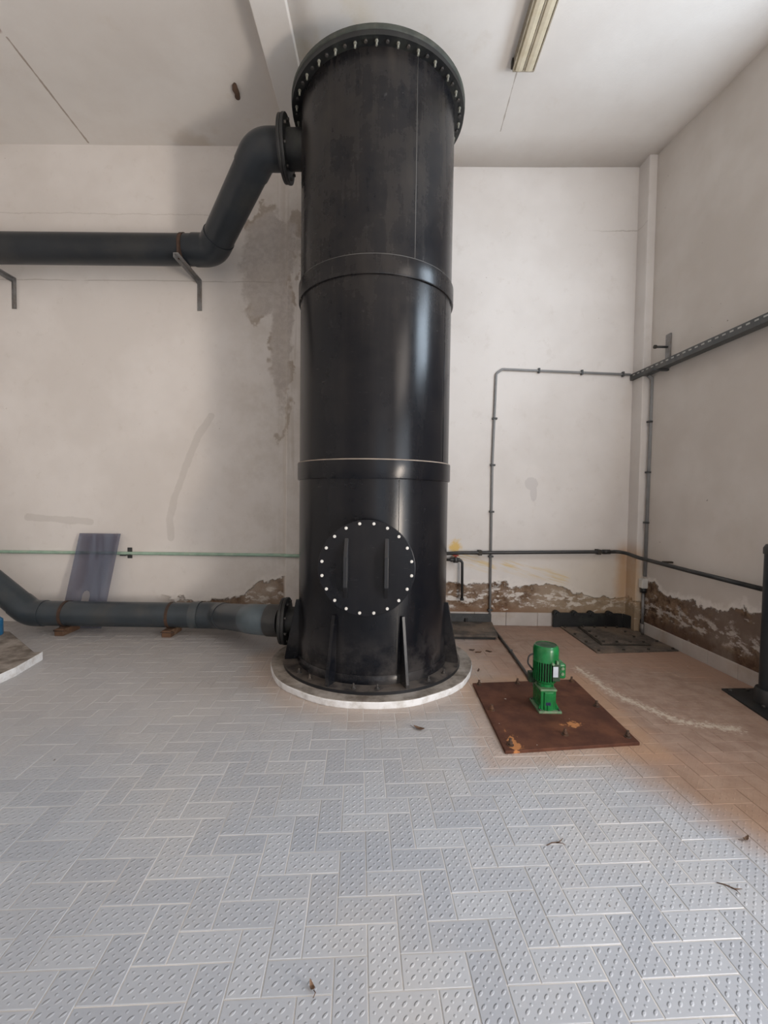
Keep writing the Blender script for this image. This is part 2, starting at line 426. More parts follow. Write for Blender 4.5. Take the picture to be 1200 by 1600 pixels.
M['base_tile'] = simple('skirting_tile', (.50, .46, .43), .5, var=.15, scale=4, dirt=(.36, .27, .20))
M['twig'] = simple('dry_twig', (.10, .06, .04), .9)
M['leaf'] = simple('dry_leaf', (.13, .075, .045), .85, dirt=(.25, .18, .13))
M['blue'] = simple('blue_plastic', (.03, .17, .36), .4)
M['frame'] = simple('door_frame_paint', (.40, .40, .41), .5)
def rust():
    g = G('rusted_plate'); x, y, z = g.pos()
    n = g.noise(6, 8, .65); n2 = g.noise(2.4, 6, .6)
    c = g.mix(g.ss(n, .35, .68), (.062, .022, .013), (.105, .040, .022))
    c = g.mix(g.mul(g.ss(n2, .52, .70), .6), c, (.17, .066, .032))
    o1 = g.ell(x, y, .74, 2.43, .06, .17); o2 = g.ell(x, y, 1.16, 2.66, .09, .06)
    o = g.ss(g.add(g.mn(o1, o2), g.mul(g.sub(g.noise(22, 6, .7), .5), 3.6)), .55, .25)
    c = g.mix(g.mul(o, .85), c, (.46, .20, .075))
    c = g.mix(g.ss(g.noise(30, 2), .76, .79), c, (.55, .50, .45))
    return g.out(c, .78, 0, g.bump(n, .004, .5), .3)
M['rust'] = rust()
def cover_mat():
    g = G('dusty_steel_cover'); x, y, z = g.pos()
    n = g.noise(7, 8, .68); n2 = g.noise(2.7, 5)
    c = g.mix(g.ss(n, .34, .66), (.052, .045, .040), (.14, .115, .095))
    c = g.mix(g.mul(g.ss(n2, .50, .64), .55), c, (.20, .145, .105))
    c = g.mix(g.mul(g.ss(g.noise(21, 5, .7), .64, .70), .7), c, (.46, .41, .36))
    return g.out(c, .75, 0, g.bump(n, .004, .4), .3)
M['cover'] = cover_mat()
def plinth_top():
    g = G('plinth_concrete_top'); n = g.noise(6, 8, .66); g.pos()
    c = g.mix(g.ss(n, .32, .66), (.11, .088, .07), (.32, .285, .25))
    c = g.mix(g.mul(g.ss(g.noise(2.6, 5), .52, .68), .7), c, (.40, .37, .34))
    return g.out(c, .85, 0, g.bump(n, .008, .6))
def plinth_side():
    g = G('plinth_whitewash'); n = g.noise(11, 7, .66); g.pos()
    c = g.mix(g.ss(n, .34, .60), (.55, .54, .53), (.74, .755, .775))
    return g.out(c, .75, 0, g.bump(n, .008, .6))
M['ptop'], M['pside'] = plinth_top(), plinth_side()
def green_paint():
    g = G('green_machine_paint'); n = g.noise(20, 5); g.pos()
    c = g.mix(g.ss(n, .35, .65), (.007, .125, .032), (.011, .175, .047))
    return g.out(c, .26, 0, g.bump(g.noise(60, 3), .001, .3))
M['green'] = green_paint()
M['green_dk'] = simple('green_black_grille', (.012, .05, .018), .5, var=.6, scale=90)
M['green_lt'] = simple('worn_green_edge', (.13, .24, .13), .5, dirt=(.28, .24, .18), scale=40)
M['label'] = simple('silver_plate', (.50, .55, .62), .35, .2, var=.12)
M['bluelabel'] = simple('navy_plate', (.012, .016, .06), .4)
def acrylic():
    g = G('smoky_clear_sheet'); x, y, z = g.pos(); t = g.t
    tr = t.nodes.new('ShaderNodeBsdfTransparent'); tr.inputs[0].default_value = (.68, .68, .73, 1)
    mx = t.nodes.new('ShaderNodeMixShader')
    n = g.noise(5, 5, .6)
    st = g.noise(1, 4, .6, g.vec(g.mul(x, 9), 0.0, g.mul(z, 1.2)))
    fac = g.add(.16, g.mul(g.ss(st, .35, .65), .14))
    c = g.mix(g.ss(st, .38, .64), (.16, .17, .23), (.24, .29, .38))
    g.out(c, .12, 0, None, .6)
    t.links.new(tr.outputs[0], mx.inputs[1]); t.links.new(g.b.outputs[0], mx.inputs[2]); g.put(mx.inputs[0], fac)
    t.links.new(mx.outputs[0], g.o.inputs[0]); return g.m
M['acrylic'] = acrylic()

# ------------------------------------------------------------------ FLOOR: herringbone tiles on a grout bed
def floor():
    bm = bmesh.new(); uvl = bm.loops.layers.uv.new('UVMap'); tone = bm.faces.layers.float.new('tone')
    th = math.radians(3.5); ct, st = math.cos(th), math.sin(th); o = (.0665, 1.20); w = .1; g_ = .0014
    def W(u, v):
        x = o[0]+(u*ct-v*st)*w; y = o[1]+(u*st+v*ct)*w
        y = min(max(y, YB), YR if x > -.9 else YL); x = min(max(x, XW), wx(y)); return x, y
    def add(u0, v0, du, dv, nu, nv, ou, ov):
        e = g_/w; cx, cy = W(u0+du/2, v0+dv/2)
        if cx < XW+.01 or cy < YB+.01 or cy > YR-.01 or cx > wx(cy)-.01: return
        dz = random.uniform(-.0006, .0006)
        P = [(u0+e, v0+e), (u0+du-e, v0+e), (u0+du-e, v0+dv-e), (u0+e, v0+dv-e)]
        b = .0018/w
        Q = [(u0+e+b, v0+e+b), (u0+du-e-b, v0+e+b), (u0+du-e-b, v0+dv-e-b), (u0+e+b, v0+dv-e-b)]
        lo = [bm.verts.new((*W(*p), -.0022)) for p in P]; hi = [bm.verts.new((*W(*q), dz)) for q in Q]
        t = random.random()
        def uvset(f, pts):
            f[tone] = t
            for l, p in zip(f.loops, pts): l[uvl].uv = ((p[0]-u0)/du*nu+ou, (p[1]-v0)/dv*nv+ov)
        uvset(bm.faces.new(hi), Q)
        for i in range(4):
            j = (i+1) % 4; f = bm.faces.new((lo[i], lo[j], hi[j], hi[i])); f.smooth = False
            uvset(f, [P[i], P[j], Q[j], Q[i]])
    for a in range(-70, 110):
        for b in range(-40, 40):
            x, y = a+2*b, a-2*b
            if not (-56 < x < 36 and -44 < y < 42): continue
            add(x, y, 2, 1, 6, 3, .5, .5); add(x+2, y-1, 1, 2, 3, 6, 10, 0)
    # grout bed
    v = [bm.verts.new(p) for p in ((XW, YB, -.0018), (wx(YB), YB, -.0018), (wx(YR), YR, -.0018), (XW, YR, -.0018))]
    f = bm.faces.new(v); f.material_index = 1
    vb = [bm.verts.new((q.co.x, q.co.y, -.10)) for q in v]
    for i in range(4): bm.faces.new((v[i], vb[i], vb[(i+1) % 4], v[(i+1) % 4])).material_index = 1
    bm.faces.new(vb[::-1]).material_index = 1
    me = bpy.data.meshes.new('floor'); bm.to_mesh(me); bm.free()
    me.materials.append(M['tile']); me.materials.append(M['grout'])
    ob = bpy.data.objects.new('floor', me); COL.objects.link(ob); struct(ob)
floor()

# ------------------------------------------------------------------ WALLS, CEILING
T = .22
struct(MB().box(XW, -.85, YL, YL+T+.3, -.1, 5.2).build('wall_back_left', M['wall']))
struct(MB().box(-.85, wx(YR)+T, YR, YR+T, -.1, 5.2).build('wall_back_right', M['wall']))
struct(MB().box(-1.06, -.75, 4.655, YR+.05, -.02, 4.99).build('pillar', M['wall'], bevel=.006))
struct(MB().box(2.635, wx(4.7)+.04, 4.625, YR+.05, -.02, 4.97).build('pillar_corner', M['wall'], bevel=.008))
struct(MB().box(XW-T, XW, YB-T, YL+.3, -.1, 5.2).build('wall_left', M['wall']))
DY0, DY1, DZ = -1.6, 1.10, 2.62           # doorway in the right wall, beside the camera
WY0, WY1, WZ0, WZ1 = 1.85, 2.90, 3.00, 4.05   # high window above it
VY0, VY1 = -1.45, .75                    # second high window, over the doorway
def rw(m, y0, y1, z0, z1): m.prism([(wx(y0), y0), (wx(y0)+T, y0), (wx(y1)+T, y1), (wx(y1), y1)], z0, z1)
m = MB()
rw(m, WY1, YR+T, -.1, 5.2); rw(m, WY0, WY1, -.1, WZ0); rw(m, DY1, WY0, -.1, 5.2); rw(m, DY0, DY1, DZ, WZ0); rw(m, DY0, DY1, WZ1, 5.2); rw(m, DY0, VY0, WZ0, WZ1); rw(m, VY1, DY1, WZ0, WZ1)
rw(m, WY0, WY1, WZ1, 5.2); rw(m, YB-T, DY0, -.1, 5.2)
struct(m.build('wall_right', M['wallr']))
RX0, RX1, RZ = .35, 2.25, 2.7             # wide roller-door opening in the rear wall
m = MB()
m.box(XW-T, RX0, YB-T, YB, -.1, 5.2); m.box(RX1, wx(YB)+T, YB-T, YB, -.1, 5.2); m.box(RX0, RX1, YB-T, YB, RZ, 5.2)
struct(m.build('wall_rear', M['wall']))
def trimframe(name, pts, t=.06):
    m = MB()
    for a, b in zip(pts, pts[1:]):
        a, b = Vector(a), Vector(b); m.box(min(a.x, b.x)-t/2, max(a.x, b.x)+t/2, min(a.y, b.y)-t/2, max(a.y, b.y)+t/2, min(a.z, b.z)-t/2, max(a.z, b.z)+t/2)
    return struct(m.build(name, M['frame']))
xm = wx((DY0+DY1)/2)+T*.6
trimframe('door_1', [(xm, DY0+.03, .03), (xm, DY0+.03, DZ-.03), (xm, DY1-.03, DZ-.03), (xm, DY1-.03, .03)])
xm = wx((WY0+WY1)/2)+T*.6
trimframe('window_1', [(xm, WY0+.03, WZ0+.03), (xm, WY0+.03, WZ1-.03), (xm, WY1-.03, WZ1-.03), (xm, WY1-.03, WZ0+.03), (xm, WY0+.03, WZ0+.03)])
xm = wx((VY0+VY1)/2)+T*.6
trimframe('window_2', [(xm, VY0+.03, WZ0+.03), (xm, VY0+.03, WZ1-.03), (xm, VY1-.03, WZ1-.03), (xm, VY1-.03, WZ0+.03), (xm, VY0+.03, WZ0+.03)])
trimframe('door_2', [(RX0+.03, YB-T*.6, .03), (RX0+.03, YB-T*.6, RZ-.03), (RX1-.03, YB-T*.6, RZ-.03), (RX1-.03, YB-T*.6, .03)])

struct(MB().box(XW-T, -.95, YB-T, YL+.2, 5.0, 5.22).build('ceiling', M['ceil_l']))
b = bmesh.new()
NX, NY = 14, 14; rows = []
for i in range(NY+1):
    y = YR+.1+(YB-T-YR-.1)*i/NY; r = []
    for j in range(NX+1):
        x = -.80+(wx(y)+.1+.80)*j/NX
        fx = min(max((x-1.2)/1.7, 0), 1); fx = fx*fx*(3-2*fx); fy = min(max((YR-y)/1.6, 0), 1); fy = fy*fy*(3-2*fy)
        r.append(b.verts.new((x, y, 4.90+fx*(.02-.155*fy))))
    rows.append(r)
top = [[b.verts.new((v.co.x, v.co.y, 5.22)) for v in r] for r in rows]
for i in range(NY):
    for j in range(NX):
        b.faces.new((rows[i][j], rows[i][j+1], rows[i+1][j+1], rows[i+1][j])).smooth = True
        b.faces.new((top[i][j], top[i+1][j], top[i+1][j+1], top[i][j+1]))
for i in range(NY):
    b.faces.new((rows[i][0], rows[i+1][0], top[i+1][0], top[i][0])); b.faces.new((rows[i][NX], top[i][NX], top[i+1][NX], rows[i+1][NX]))
for j in range(NX):
    b.faces.new((rows[0][j], top[0][j], top[0][j+1], rows[0][j+1])); b.faces.new((rows[NY][j], rows[NY][j+1], top[NY][j+1], top[NY][j]))
m = MB(); m.b.free(); m.b = b
struct(m.build('ceiling_right', M['ceil_r']))
struct(MB().box(-1.005, -.75, YB-T, YR, 4.84, 5.2).build('beam', M['beam'], bevel=.006))

# skirting tiles
m = MB()
for i in range(10):
    x0 = -.74+i*.345; x1 = min(x0+.342, 2.634)
    if x1 > x0: m.box(x0, x1, YR-.014, YR+.01, -.002, .142)
struct(m.build('baseboard_back', M['base_tile'], bevel=.003))
m = MB(); y = 4.62
while y > DY1+.02:
    y1 = max(y-.30, DY1+.01)
    m.prism([(wx(y)-.014, y), (wx(y)+.01, y), (wx(y1+.003)+.01, y1+.003), (wx(y1+.003)-.014, y1+.003)], -.002, .118); y = y1
struct(m.build('baseboard_right', M['base_tile'], bevel=.003))

# ------------------------------------------------------------------ TOWER
CX, CY, R = -.104, 3.665, .607
PT = .05
def pol(a, r, z=0.0):                     # a = degrees from the side facing the camera, positive to the right
    a = math.radians(a); return Vector((CX+r*math.sin(a), CY-r*math.cos(a), z))
m = MB(); poly = []
for i in range(72):
    rr = .826+.004*math.sin(i*.9)+random.uniform(-.0025, .0025); a = 2*PI*i/72
    poly.append((CX+rr*math.cos(a), CY+rr*math.sin(a)))
pl = tag(m.prism(poly, -.002, PT, 0, 1).build('concrete_plinth', [M['ptop'], M['pside']], bevel=.008),
    'low round concrete plinth with whitewashed rim under the black tower', 'plinth')

tw = thing('scrubber_tower', (CX, CY, PT), 'tall black plastic cylindrical tower with bolted round manhole cover and top flange', 'tower')
c0 = (CX, CY, 0)
MB().lathe([(R-.02, PT+.02), (R, PT+.02), (R, 4.415), (R-.02, 4.415)], c0, 128, True).build('shell', M['tank'], tw, smooth=40)
MB().lathe([(.60, PT), (.728, PT), (.728, PT+.022), (.60, PT+.022)], c0, 96, True).build('base_flange', M['black'], tw, smooth=40)
MB().lathe([(R-.005, PT+.02), (R+.009, PT+.02), (R+.009, .128), (R+.003, .136), (R-.005, .136)], c0, 128, True).build('base_ring', M['tank'], tw, smooth=40)
for z0, z1 in ((1.519, 1.651), (2.911, 3.039)):
    bd = MB().lathe([(R-.005, z0), (R+.012, z0), (R+.016, z0+.01), (R+.016, z1), (R-.005, z1)], c0, 128, True).build('joint_band', M['tank'], tw, smooth=40)
    k = MB().lathe([(R-.003, z1-.001), (R+.0155, z1-.001), (R+.013, z1+.006), (R-.003, z1+.010)], c0, 128, True).build('sealant_bead', M['sealant'] if z0 < 2 else M['weld'], bd, smooth=40)
    if z0 < 2: k['label'] = 'pale beige bead'
MB().lathe([(R-.01, 4.408), (.680, 4.408), (.680, 4.443), (R-.01, 4.443)], c0, 96, True).build('top_flange', M['flange'], tw, smooth=40)
MB().lathe([(0, 4.443), (.676, 4.443), (.686, 4.450), (.686, 4.476), (.676, 4.484), (0, 4.484)], c0, 96).build('lid', M['lid'], tw, smooth=35)
# vertical seams
for a, z0, z1 in ((27.5, 3.05, 4.405), (60.5, 1.665, 2.905), (18.5, .14, 1.515)):
    q = pol(a, R-.001); MB().cyl((q.x, q.y, z0), (q.x, q.y, z1), .0035, 8).build('weld_seam', M['weld'] if a != 60.5 else M['tank'], tw)
# flange bolts
p = pol(0, .645)
fb = MB().cyl((p.x, p.y, 4.372), (p.x, p.y, 4.410), .007, 10).cyl((p.x, p.y, 4.396), (p.x, p.y, 4.410), .0115, 6).build('flange_bolt', M['bolt_top'], tw, loc=(p.x, p.y, 4.40))
fd = MB().cyl((p.x, p.y, 4.397), (p.x, p.y, 4.410), .012, 6).build('flange_nut', M['bolt_dark'], tw, loc=(p.x, p.y, 4.40))
q = pol(6.4, .645, 4.40); fd.location = q-WORLD[tw.name]
for i in range(1, 28):
    clone(fb, tw, pol(i*360/28, .645, 4.40)); clone(fd, tw, pol(i*360/28+6.4, .645, 4.40))
# gussets round the foot
for a in (-24.5, 22, 77, 128, 180, -128, -79):
    d = (pol(a, 1)-pol(a, 0)).normalized(); t = Vector((-d.y, d.x, 0))*.013
    prof = [(R-.004, PT+.02), (.716, PT+.02), (.716, PT+.045), (R+.022, .553), (R-.004, .553)]
    MB().slab([Vector((CX, CY, 0))+d*r+Vector((0, 0, z))-t for r, z in prof], t*2).build('gusset', M['tank'], tw, bevel=.003)
ab = None
for a in (-52, -40, -9, 5, 39, 55, 94, 110, 145, 163, 197, 213, -112, -96):
    q = pol(a, .675)
    if ab is None: ab = MB().cyl((q.x, q.y, .071), (q.x, q.y, .078), .019, 14).cyl((q.x, q.y, .072), (q.x, q.y, .088), .012, 6).cyl((q.x, q.y, .072), (q.x, q.y, .106), .006, 8).build('anchor_bolt', M['bolt_dark'], tw, loc=(q.x, q.y, .072))
    else: clone(ab, tw, (q.x, q.y, .072))
# manhole
MX, MZ = -.125, .915
MB().cyl((MX, 2.955, MZ), (MX, 3.17, MZ), .275, 64).build('manhole_neck', M['tank'], tw, smooth=40)
mc = MB().cyl((MX, 2.930, MZ), (MX, 2.958, MZ), .326, 96).build('manhole_cover', M['tank'], tw, bevel=.004)
mb = None
for i in range(20):
    a = math.radians(i*18+8.4); q = Vector((MX+.303*math.sin(a), 2.93, MZ+.303*math.cos(a)))
    if mb is None:
        mb = MB().cyl((q.x, 2.921, q.z), (q.x, 2.932, q.z), .0105, 14).build('cover_bolt', M['bolt_light'], mc, loc=q, bevel=.003); mb['label'] = 'pale round bolt head'
    else: clone(mb, mc, q)
for hx in (-.262, .006):
    b = bmesh.new(); out = [(0, -.203), (.085, -.115), (.085, .085), (0, .203)]; inn = [(.022, -.10), (.055, -.075), (.055, .055), (.022, .09)]
    L = {}
    for s in (-1, 1):
        for k, arr in (('o', out), ('i', inn)):
            L[k, s] = [b.verts.new((hx+s*.0135, 2.931-y, MZ+z)) for y, z in arr]
    for i in range(4):
        j = (i+1) % 4
        b.faces.new((L['o', -1][i], L['o', -1][j], L['i', -1][j], L['i', -1][i])); b.faces.new((L['o', 1][i], L['i', 1][i], L['i', 1][j], L['o', 1][j]))
        b.faces.new((L['o', -1][i], L['o', 1][i], L['o', 1][j], L['o', -1][j])); b.faces.new((L['i', -1][i], L['i', -1][j], L['i', 1][j], L['i', 1][i]))
    m = MB(); m.b.free(); m.b = b; m.build('handle', M['black'], mc, bevel=.003)
# nozzles
for z, r, fr, fx in ((4.187, .141, .233, -.850), (.342, .118, .196, -.838)):
    nz = MB().cyl((fx, CY, z), (CX-.5, CY, z), r, 48).build('nozzle', M['flange'], tw, smooth=40)
    fl = MB().cyl((fx, CY, z), (fx+.026, CY, z), fr, 64).build('nozzle_flange', M['flange'], nz, bevel=.004)
    for i in range(8):
        a = math.radians(i*45+22.5); rr = (fr+r)/2+.008
        MB().cyl((fx+.02, CY+rr*math.cos(a), z+rr*math.sin(a)), (fx+.042, CY+rr*math.cos(a), z+rr*math.sin(a)), .011, 6).build('flange_bolt', M['bolt_dark'], nz)

# ------------------------------------------------------------------ BIG PVC PIPES
def duct(root, pts, r, rad, mats, socket=.05, grow=.007, straight='pvc'):
    """straights named pipe, bends named elbow with sockets a little wider"""
    pts = [Vector(p) for p in pts]; n = len(pts); cuts = [(pts[0], pts[0])]
    for i in range(1, n-1):
        a, p, c = pts[i-1], pts[i], pts[i+1]; d0, d1 = (a-p).normalized(), (c-p).normalized(); ang = d0.angle(d1)
        L = rad/math.tan(ang/2); path = fillet([p+d0*(L+socket), p, p+d1*(L+socket)], rad, 14)
        e = MB(); e.sweep(path, r+grow, 40); e.build('elbow', mats[i], root, smooth=40)
        cuts.append((p+d0*(L+.01), p+d1*(L+.01)))
    cuts.append((pts[-1], pts[-1]))
    for i in range(n-1): MB().cyl(cuts[i][1], cuts[i+1][0], r, 40).build('pipe', M[straight], root, smooth=40)

up = thing('exhaust_pipe', (-1.72, 4.40, 3.785), 'thick dark grey pipe along the left wall bending up to the tower top', 'pipe')
duct(up, [(-.876, CY, 4.187), (-1.055, CY, 4.187), (-1.735, 4.40, 3.785), (XW+.01, 4.40, 3.785)], .142, .26, [None, M['pvc'], M['pvc'], None])
MB().cyl((-.878, CY, 4.187), (-.852, CY, 4.187), .228, 64).build('flange', M['flange'], up, bevel=.004)
lo = thing('inlet_pipe', (-2.5, 4.35, .07), 'thick grey pipe lying low along the left wall into the tower foot', 'pipe')
duct(lo, [(-.864, CY, .342), (-1.10, 3.74, .330), (-1.66, 4.345, .190), (-3.54, 4.35, .187), (-4.75, 4.35, 1.16)], .1225, .22, [None, M['pvc_lt'], M['pvc_low'], M['pvc_low'], None], .07, .006, 'pvc_low')
MB().cyl((-.866, CY, .342), (-.840, CY, .342), .192, 64).build('flange', M['flange'], lo, bevel=.004)
MB().cyl((-.98, CY+.03, .337), (-.862, CY, .342), .134, 40).build('collar', M['blackpipe'], lo, smooth=40)
MB().cyl((-1.92, 4.349, .191), (-1.84, 4.349, .191), .131, 40).build('coupling', M['pvc_md'], lo, smooth=40)

def ring(cx, cy, cz, r, w, t):
    """flat strap wrapped round a pipe that runs along x"""
    b = bmesh.new(); n = 48; R4 = []
    for x, rr in ((cx-w/2, r), (cx+w/2, r), (cx+w/2, r+t), (cx-w/2, r+t)):
        R4.append([b.verts.new((x, cy+rr*math.cos(2*PI*i/n), cz+rr*math.sin(2*PI*i/n))) for i in range(n)])
    for k in range(4):
        for i in range(n): b.faces.new((R4[k][i], R4[k][(i+1) % n], R4[(k+1) % 4][(i+1) % n], R4[(k+1) % 4][i]))
    m = MB(); m.b.free(); m.b = b; return m
for bx, lab in ((-1.985, 'steel angle bracket holding the upper pipe beside its lower bend'), (-3.935, 'steel angle bracket under the upper pipe at the left photo edge')):
    br = thing('wall_bracket', (bx, YL, 3.32), lab, 'bracket', 'brackets under the upper pipe')
    MB().box(bx-.024, bx+.024, YL-.007, YL, 3.315, 3.635).box(bx+.017, bx+.024, YL-.035, YL-.006, 3.315, 3.60).build('wall_plate', M['galv'], br, bevel=.002)
    MB().box(bx-.024, bx+.024, 4.165, YL-.006, 3.628, 3.635).box(bx-.024, bx-.017, 4.165, YL-.006, 3.592, 3.630).build('arm', M['galv'], br, bevel=.002)
    s = ring(bx-.02, 4.40, 3.785, .1422, .034, .006); s.build('strap', M['rusty'], br, smooth=40)
    MB().box(bx-.03, bx-.008, 4.245, 4.262, 3.62, 3.79).build('strap_bolt', M['rusty'], br)
for bx, lab in ((-3.165, 'rusty strap and timber block under the low pipe below the smoky sheet'), (-2.12, 'rusty strap and timber block under the low pipe nearer the tower')):
    z = .187; s0 = thing('pipe_support', (bx, 4.30, 0), lab, 'pipe support', 'supports under the low pipe')
    MB().box(bx-.045, bx+.045, 4.22, 4.46, -.001, .066).build('timber_block', M['block'], s0, bevel=.006)
    ring(bx-.01, 4.35, z, .1232, .030, .005).build('strap', M['rusty'], s0, smooth=40)
    MB().cyl((bx-.055, 4.225, .05), (bx+.07, 4.225, .05), .008, 10).build('strap_bolt', M['rusty'], s0)

# ------------------------------------------------------------------ LEFT: smoky sheet, green pipe, neighbouring slab
b = bmesh.new()
def lean(x, h): return (x, 4.49+(4.648-4.49)*h/.96, h)   # board leaning on the wall
H = .965
def sheet_x(t, h): return -3.36+.435*t+(.115*h/H)
outer = [(0, 0), (1, 0), (1, H), (0, H)]
slot = [(.36, .17), (.56, .17)]; 
ptsO = [lean(sheet_x(t, h), h) for t, h in outer]
S = [(.38, .20), (.575, .20), (.575, .33), (.545, .365), (.478, .38), (.41, .365), (.38, .33)]
ptsS = [lean(sheet_x(t, h), h) for t, h in S]
vo = [b.verts.new(p) for p in ptsO]; vi = [b.verts.new(p) for p in ptsS]
b.faces.new((vo[0], vo[1], vi[1], vi[0])); b.faces.new((vo[1], vo[2], vi[3], vi[2], vi[1]))
b.faces.new((vo[2], vo[3], vi[5], vi[4], vi[3])); b.faces.new((vo[3], vo[0], vi[0], vi[6], vi[5]))
r_ = bmesh.ops.extrude_face_region(b, geom=b.faces[:]); bmesh.ops.translate(b, verts=[v for v in r_['geom'] if isinstance(v, bmesh.types.BMVert)], vec=(0, -.008, 0))
m = MB(); m.b.free(); m.b = b
tag(m.build('plastic_sheet', M['acrylic']), 'smoky see-through plastic sheet leaning on the wall behind the low pipe', 'sheet')

gp = thing('green_pipe', (-2.7, 4.66, .757), 'thin pale green pipe running along the left wall', 'pipe')
MB().cyl((XW+.005, 4.672, .752), (-1.06, 4.672, .757), .0165, 14).build('pipe', M['greenpipe'], gp, smooth=40)
MB().sweep(fillet([(-1.10, 4.672, .757), (-1.05, 4.636, .757), (-.70, 4.636, .757)], .03), .0165, 14).build('pipe_end', M['greenpipe'], gp)
MB().box(-2.762, -2.712, 4.683, 4.6895, .70, .815).box(-2.765, -2.709, 4.652, 4.690, .733, .742).build('wall_clip', M['darksteel'], gp, bevel=.002)
MB().box(-2.83, -2.77, 4.660, 4.676, .727, .738).build('valve_stub', M['darksteel'], gp)

m = MB()
m.prism([(-2.845, 3.615), (-2.905, 3.60), (-3.56, 4.125), (-4.7, 4.2), (-4.7, 2.2), (-3.3, 2.55), (-2.80, 2.98), (-2.79, 3.28)], -.002, .07, 0, 1)
tag(m.build('equipment_slab', [M['ptop'], M['pside']], bevel=.006), 'low concrete slab with white edge at the left photo edge', 'slab')
q = thing('blue_container', (-3.635, 4.0, .07), 'small blue container cut off by the left photo edge under the rising pipe', 'container')
MB().lathe([(0, 0), (.09, 0), (.095, .01), (.095, .14), (.07, .165), (.03, .175), (0, .175)], (-3.635, 4.0, .07), 32).build('body', M['blue'], q, smooth=40)
MB().cyl((-3.635, 4.0, .243), (-3.635, 4.0, .272), .028, 20).build('cap', M['white'], q)

# ------------------------------------------------------------------ RIGHT: hatches
def quadlerp(Q, s, t):
    a = Vector(Q[0]).lerp(Vector(Q[1]), s); b_ = Vector(Q[3]).lerp(Vector(Q[2]), s); return a.lerp(b_, t)
# rusty motor plate
Q = [(.660, 3.240), (1.455, 3.335), (1.462, 2.470), (.667, 2.362)]
rp = thing('steel_plate', (1.06, 2.85, 0), 'rust-brown square steel plate on the tiles under the green motor', 'plate')
MB().prism(Q[::-1], -.001, .018).build('plate', M['rust'], rp, bevel=.003)
bl = None
for s, t in ((.05, .05), (.42, .045), (.95, .05), (.05, .48), (.95, .5), (.055, .94), (.5, .86), (.95, .93)):
    p = quadlerp(Q, s, t)
    if bl is None:
        bl = MB().cyl((p.x, p.y, .017), (p.x, p.y, .022), .020, 14).cyl((p.x, p.y, .02), (p.x, p.y, .038), .0135, 6).cyl((p.x, p.y, .02), (p.x, p.y, .056), .008, 8).build('anchor_bolt', M['bolt_rust'], rp, loc=(p.x, p.y, .018))
    else: clone(bl, rp, (p.x, p.y, .018))
# big hatch in the corner
Q = [(1.885, 4.775), (2.63, 4.60), (2.79, 4.055), (1.925, 3.955)]
Q = [(1.905, 4.745), (2.66, 4.735), (2.72, 4.04), (1.925, 3.955)]
ht = thing('floor_hatch', (2.3, 4.4, 0), 'large dusty steel hatch with bolted inner lid in the right corner', 'hatch')
MB().prism(Q[::-1], -.001, .012).build('frame_plate', M['cover'], ht, bevel=.002)
QI = [(2.095, 4.70), (2.50, 4.70), (2.515, 4.17), (2.07, 4.16)]
gk = [quadlerp(QI, a_, b_) for a_, b_ in ((-.035, -.035), (1.035, -.035), (1.035, 1.035), (-.035, 1.035))]
MB().prism([(q_.x, q_.y) for q_ in gk][::-1], .011, .020).build('lid_gap', M['capdark'], ht)  # dark strip added in place of the shaded gap around the lid
hl = MB().prism(QI[::-1], .011, .030).build('inner_lid', M['cover'], ht, bevel=.002)
def ringpts(Qd, nx, ny, m_=.05):
    o_ = []
    for i in range(nx): o_ += [(m_+(1-2*m_)*i/(nx-1), m_), (m_+(1-2*m_)*i/(nx-1), 1-m_)]
    for j in range(1, ny-1): o_ += [(m_, m_+(1-2*m_)*j/(ny-1)), (1-m_, m_+(1-2*m_)*j/(ny-1))]
    return [quadlerp(Qd, *p_) for p_ in o_]
lb = None
for p in ringpts(QI, 4, 4, .06):
    if lb is None: lb = MB().cyl((p.x, p.y, .029), (p.x, p.y, .044), .013, 6).build('lid_bolt', M['capdark'], hl, loc=(p.x, p.y, .030))
    else: clone(lb, hl, (p.x, p.y, .030))
for p in ringpts(Q, 4, 4, .045): clone(lb, ht, (p.x, p.y, .012)).name = 'frame_bolt'
us = thing('upstand_plate', (2.2, 4.77, 0), 'long black upright edging plate with round knobs behind the corner hatch', 'edging plate')
MB().box(1.830, 2.575, 4.755, 4.775, -.001, .158).build('plate', M['flange'], us, bevel=.003)
MB().slab([(2.575, 4.755, 0), (2.575, 4.755, .158), (2.70, 4.615, .135), (2.70, 4.615, 0)], (.012, .012, 0)).build('return_plate', M['flange'], us, bevel=.002)
kn = None
for x in (1.865, 2.06, 2.24, 2.44):
    if kn is None: kn = MB().cyl((x, 4.748, .145), (x, 4.796, .145), .036, 20).cyl((x, 4.735, .145), (x, 4.75, .145), .018, 6).build('knob', M['flange'], us, loc=(x, 4.765, .145))
    else: clone(kn, us, (x, 4.765, .145))
# smaller cover behind the tower
cv = thing('pit_cover', (.9, 4.52, 0), 'dusty raised steel pit cover between the tower and the back wall', 'pit cover')
MB().prism([(.60, 4.285), (1.112, 4.285), (1.168, 4.765), (.60, 4.765)], .028, .046).build('cover_plate', M['cover'], cv, bevel=.003)
MB().prism([(.62, 4.305), (1.095, 4.305), (1.15, 4.76), (.62, 4.76)], -.001, .029).build('rim', M['flange'], cv)
MB().box(.60, 1.160, 4.765, 4.790, -.001, .128).build('back_plate', M['darksteel'], cv, bevel=.003)
MB().box(.87, .90, 4.742, 4.768, .03, .085).build('latch', M['flange'], cv, bevel=.003)

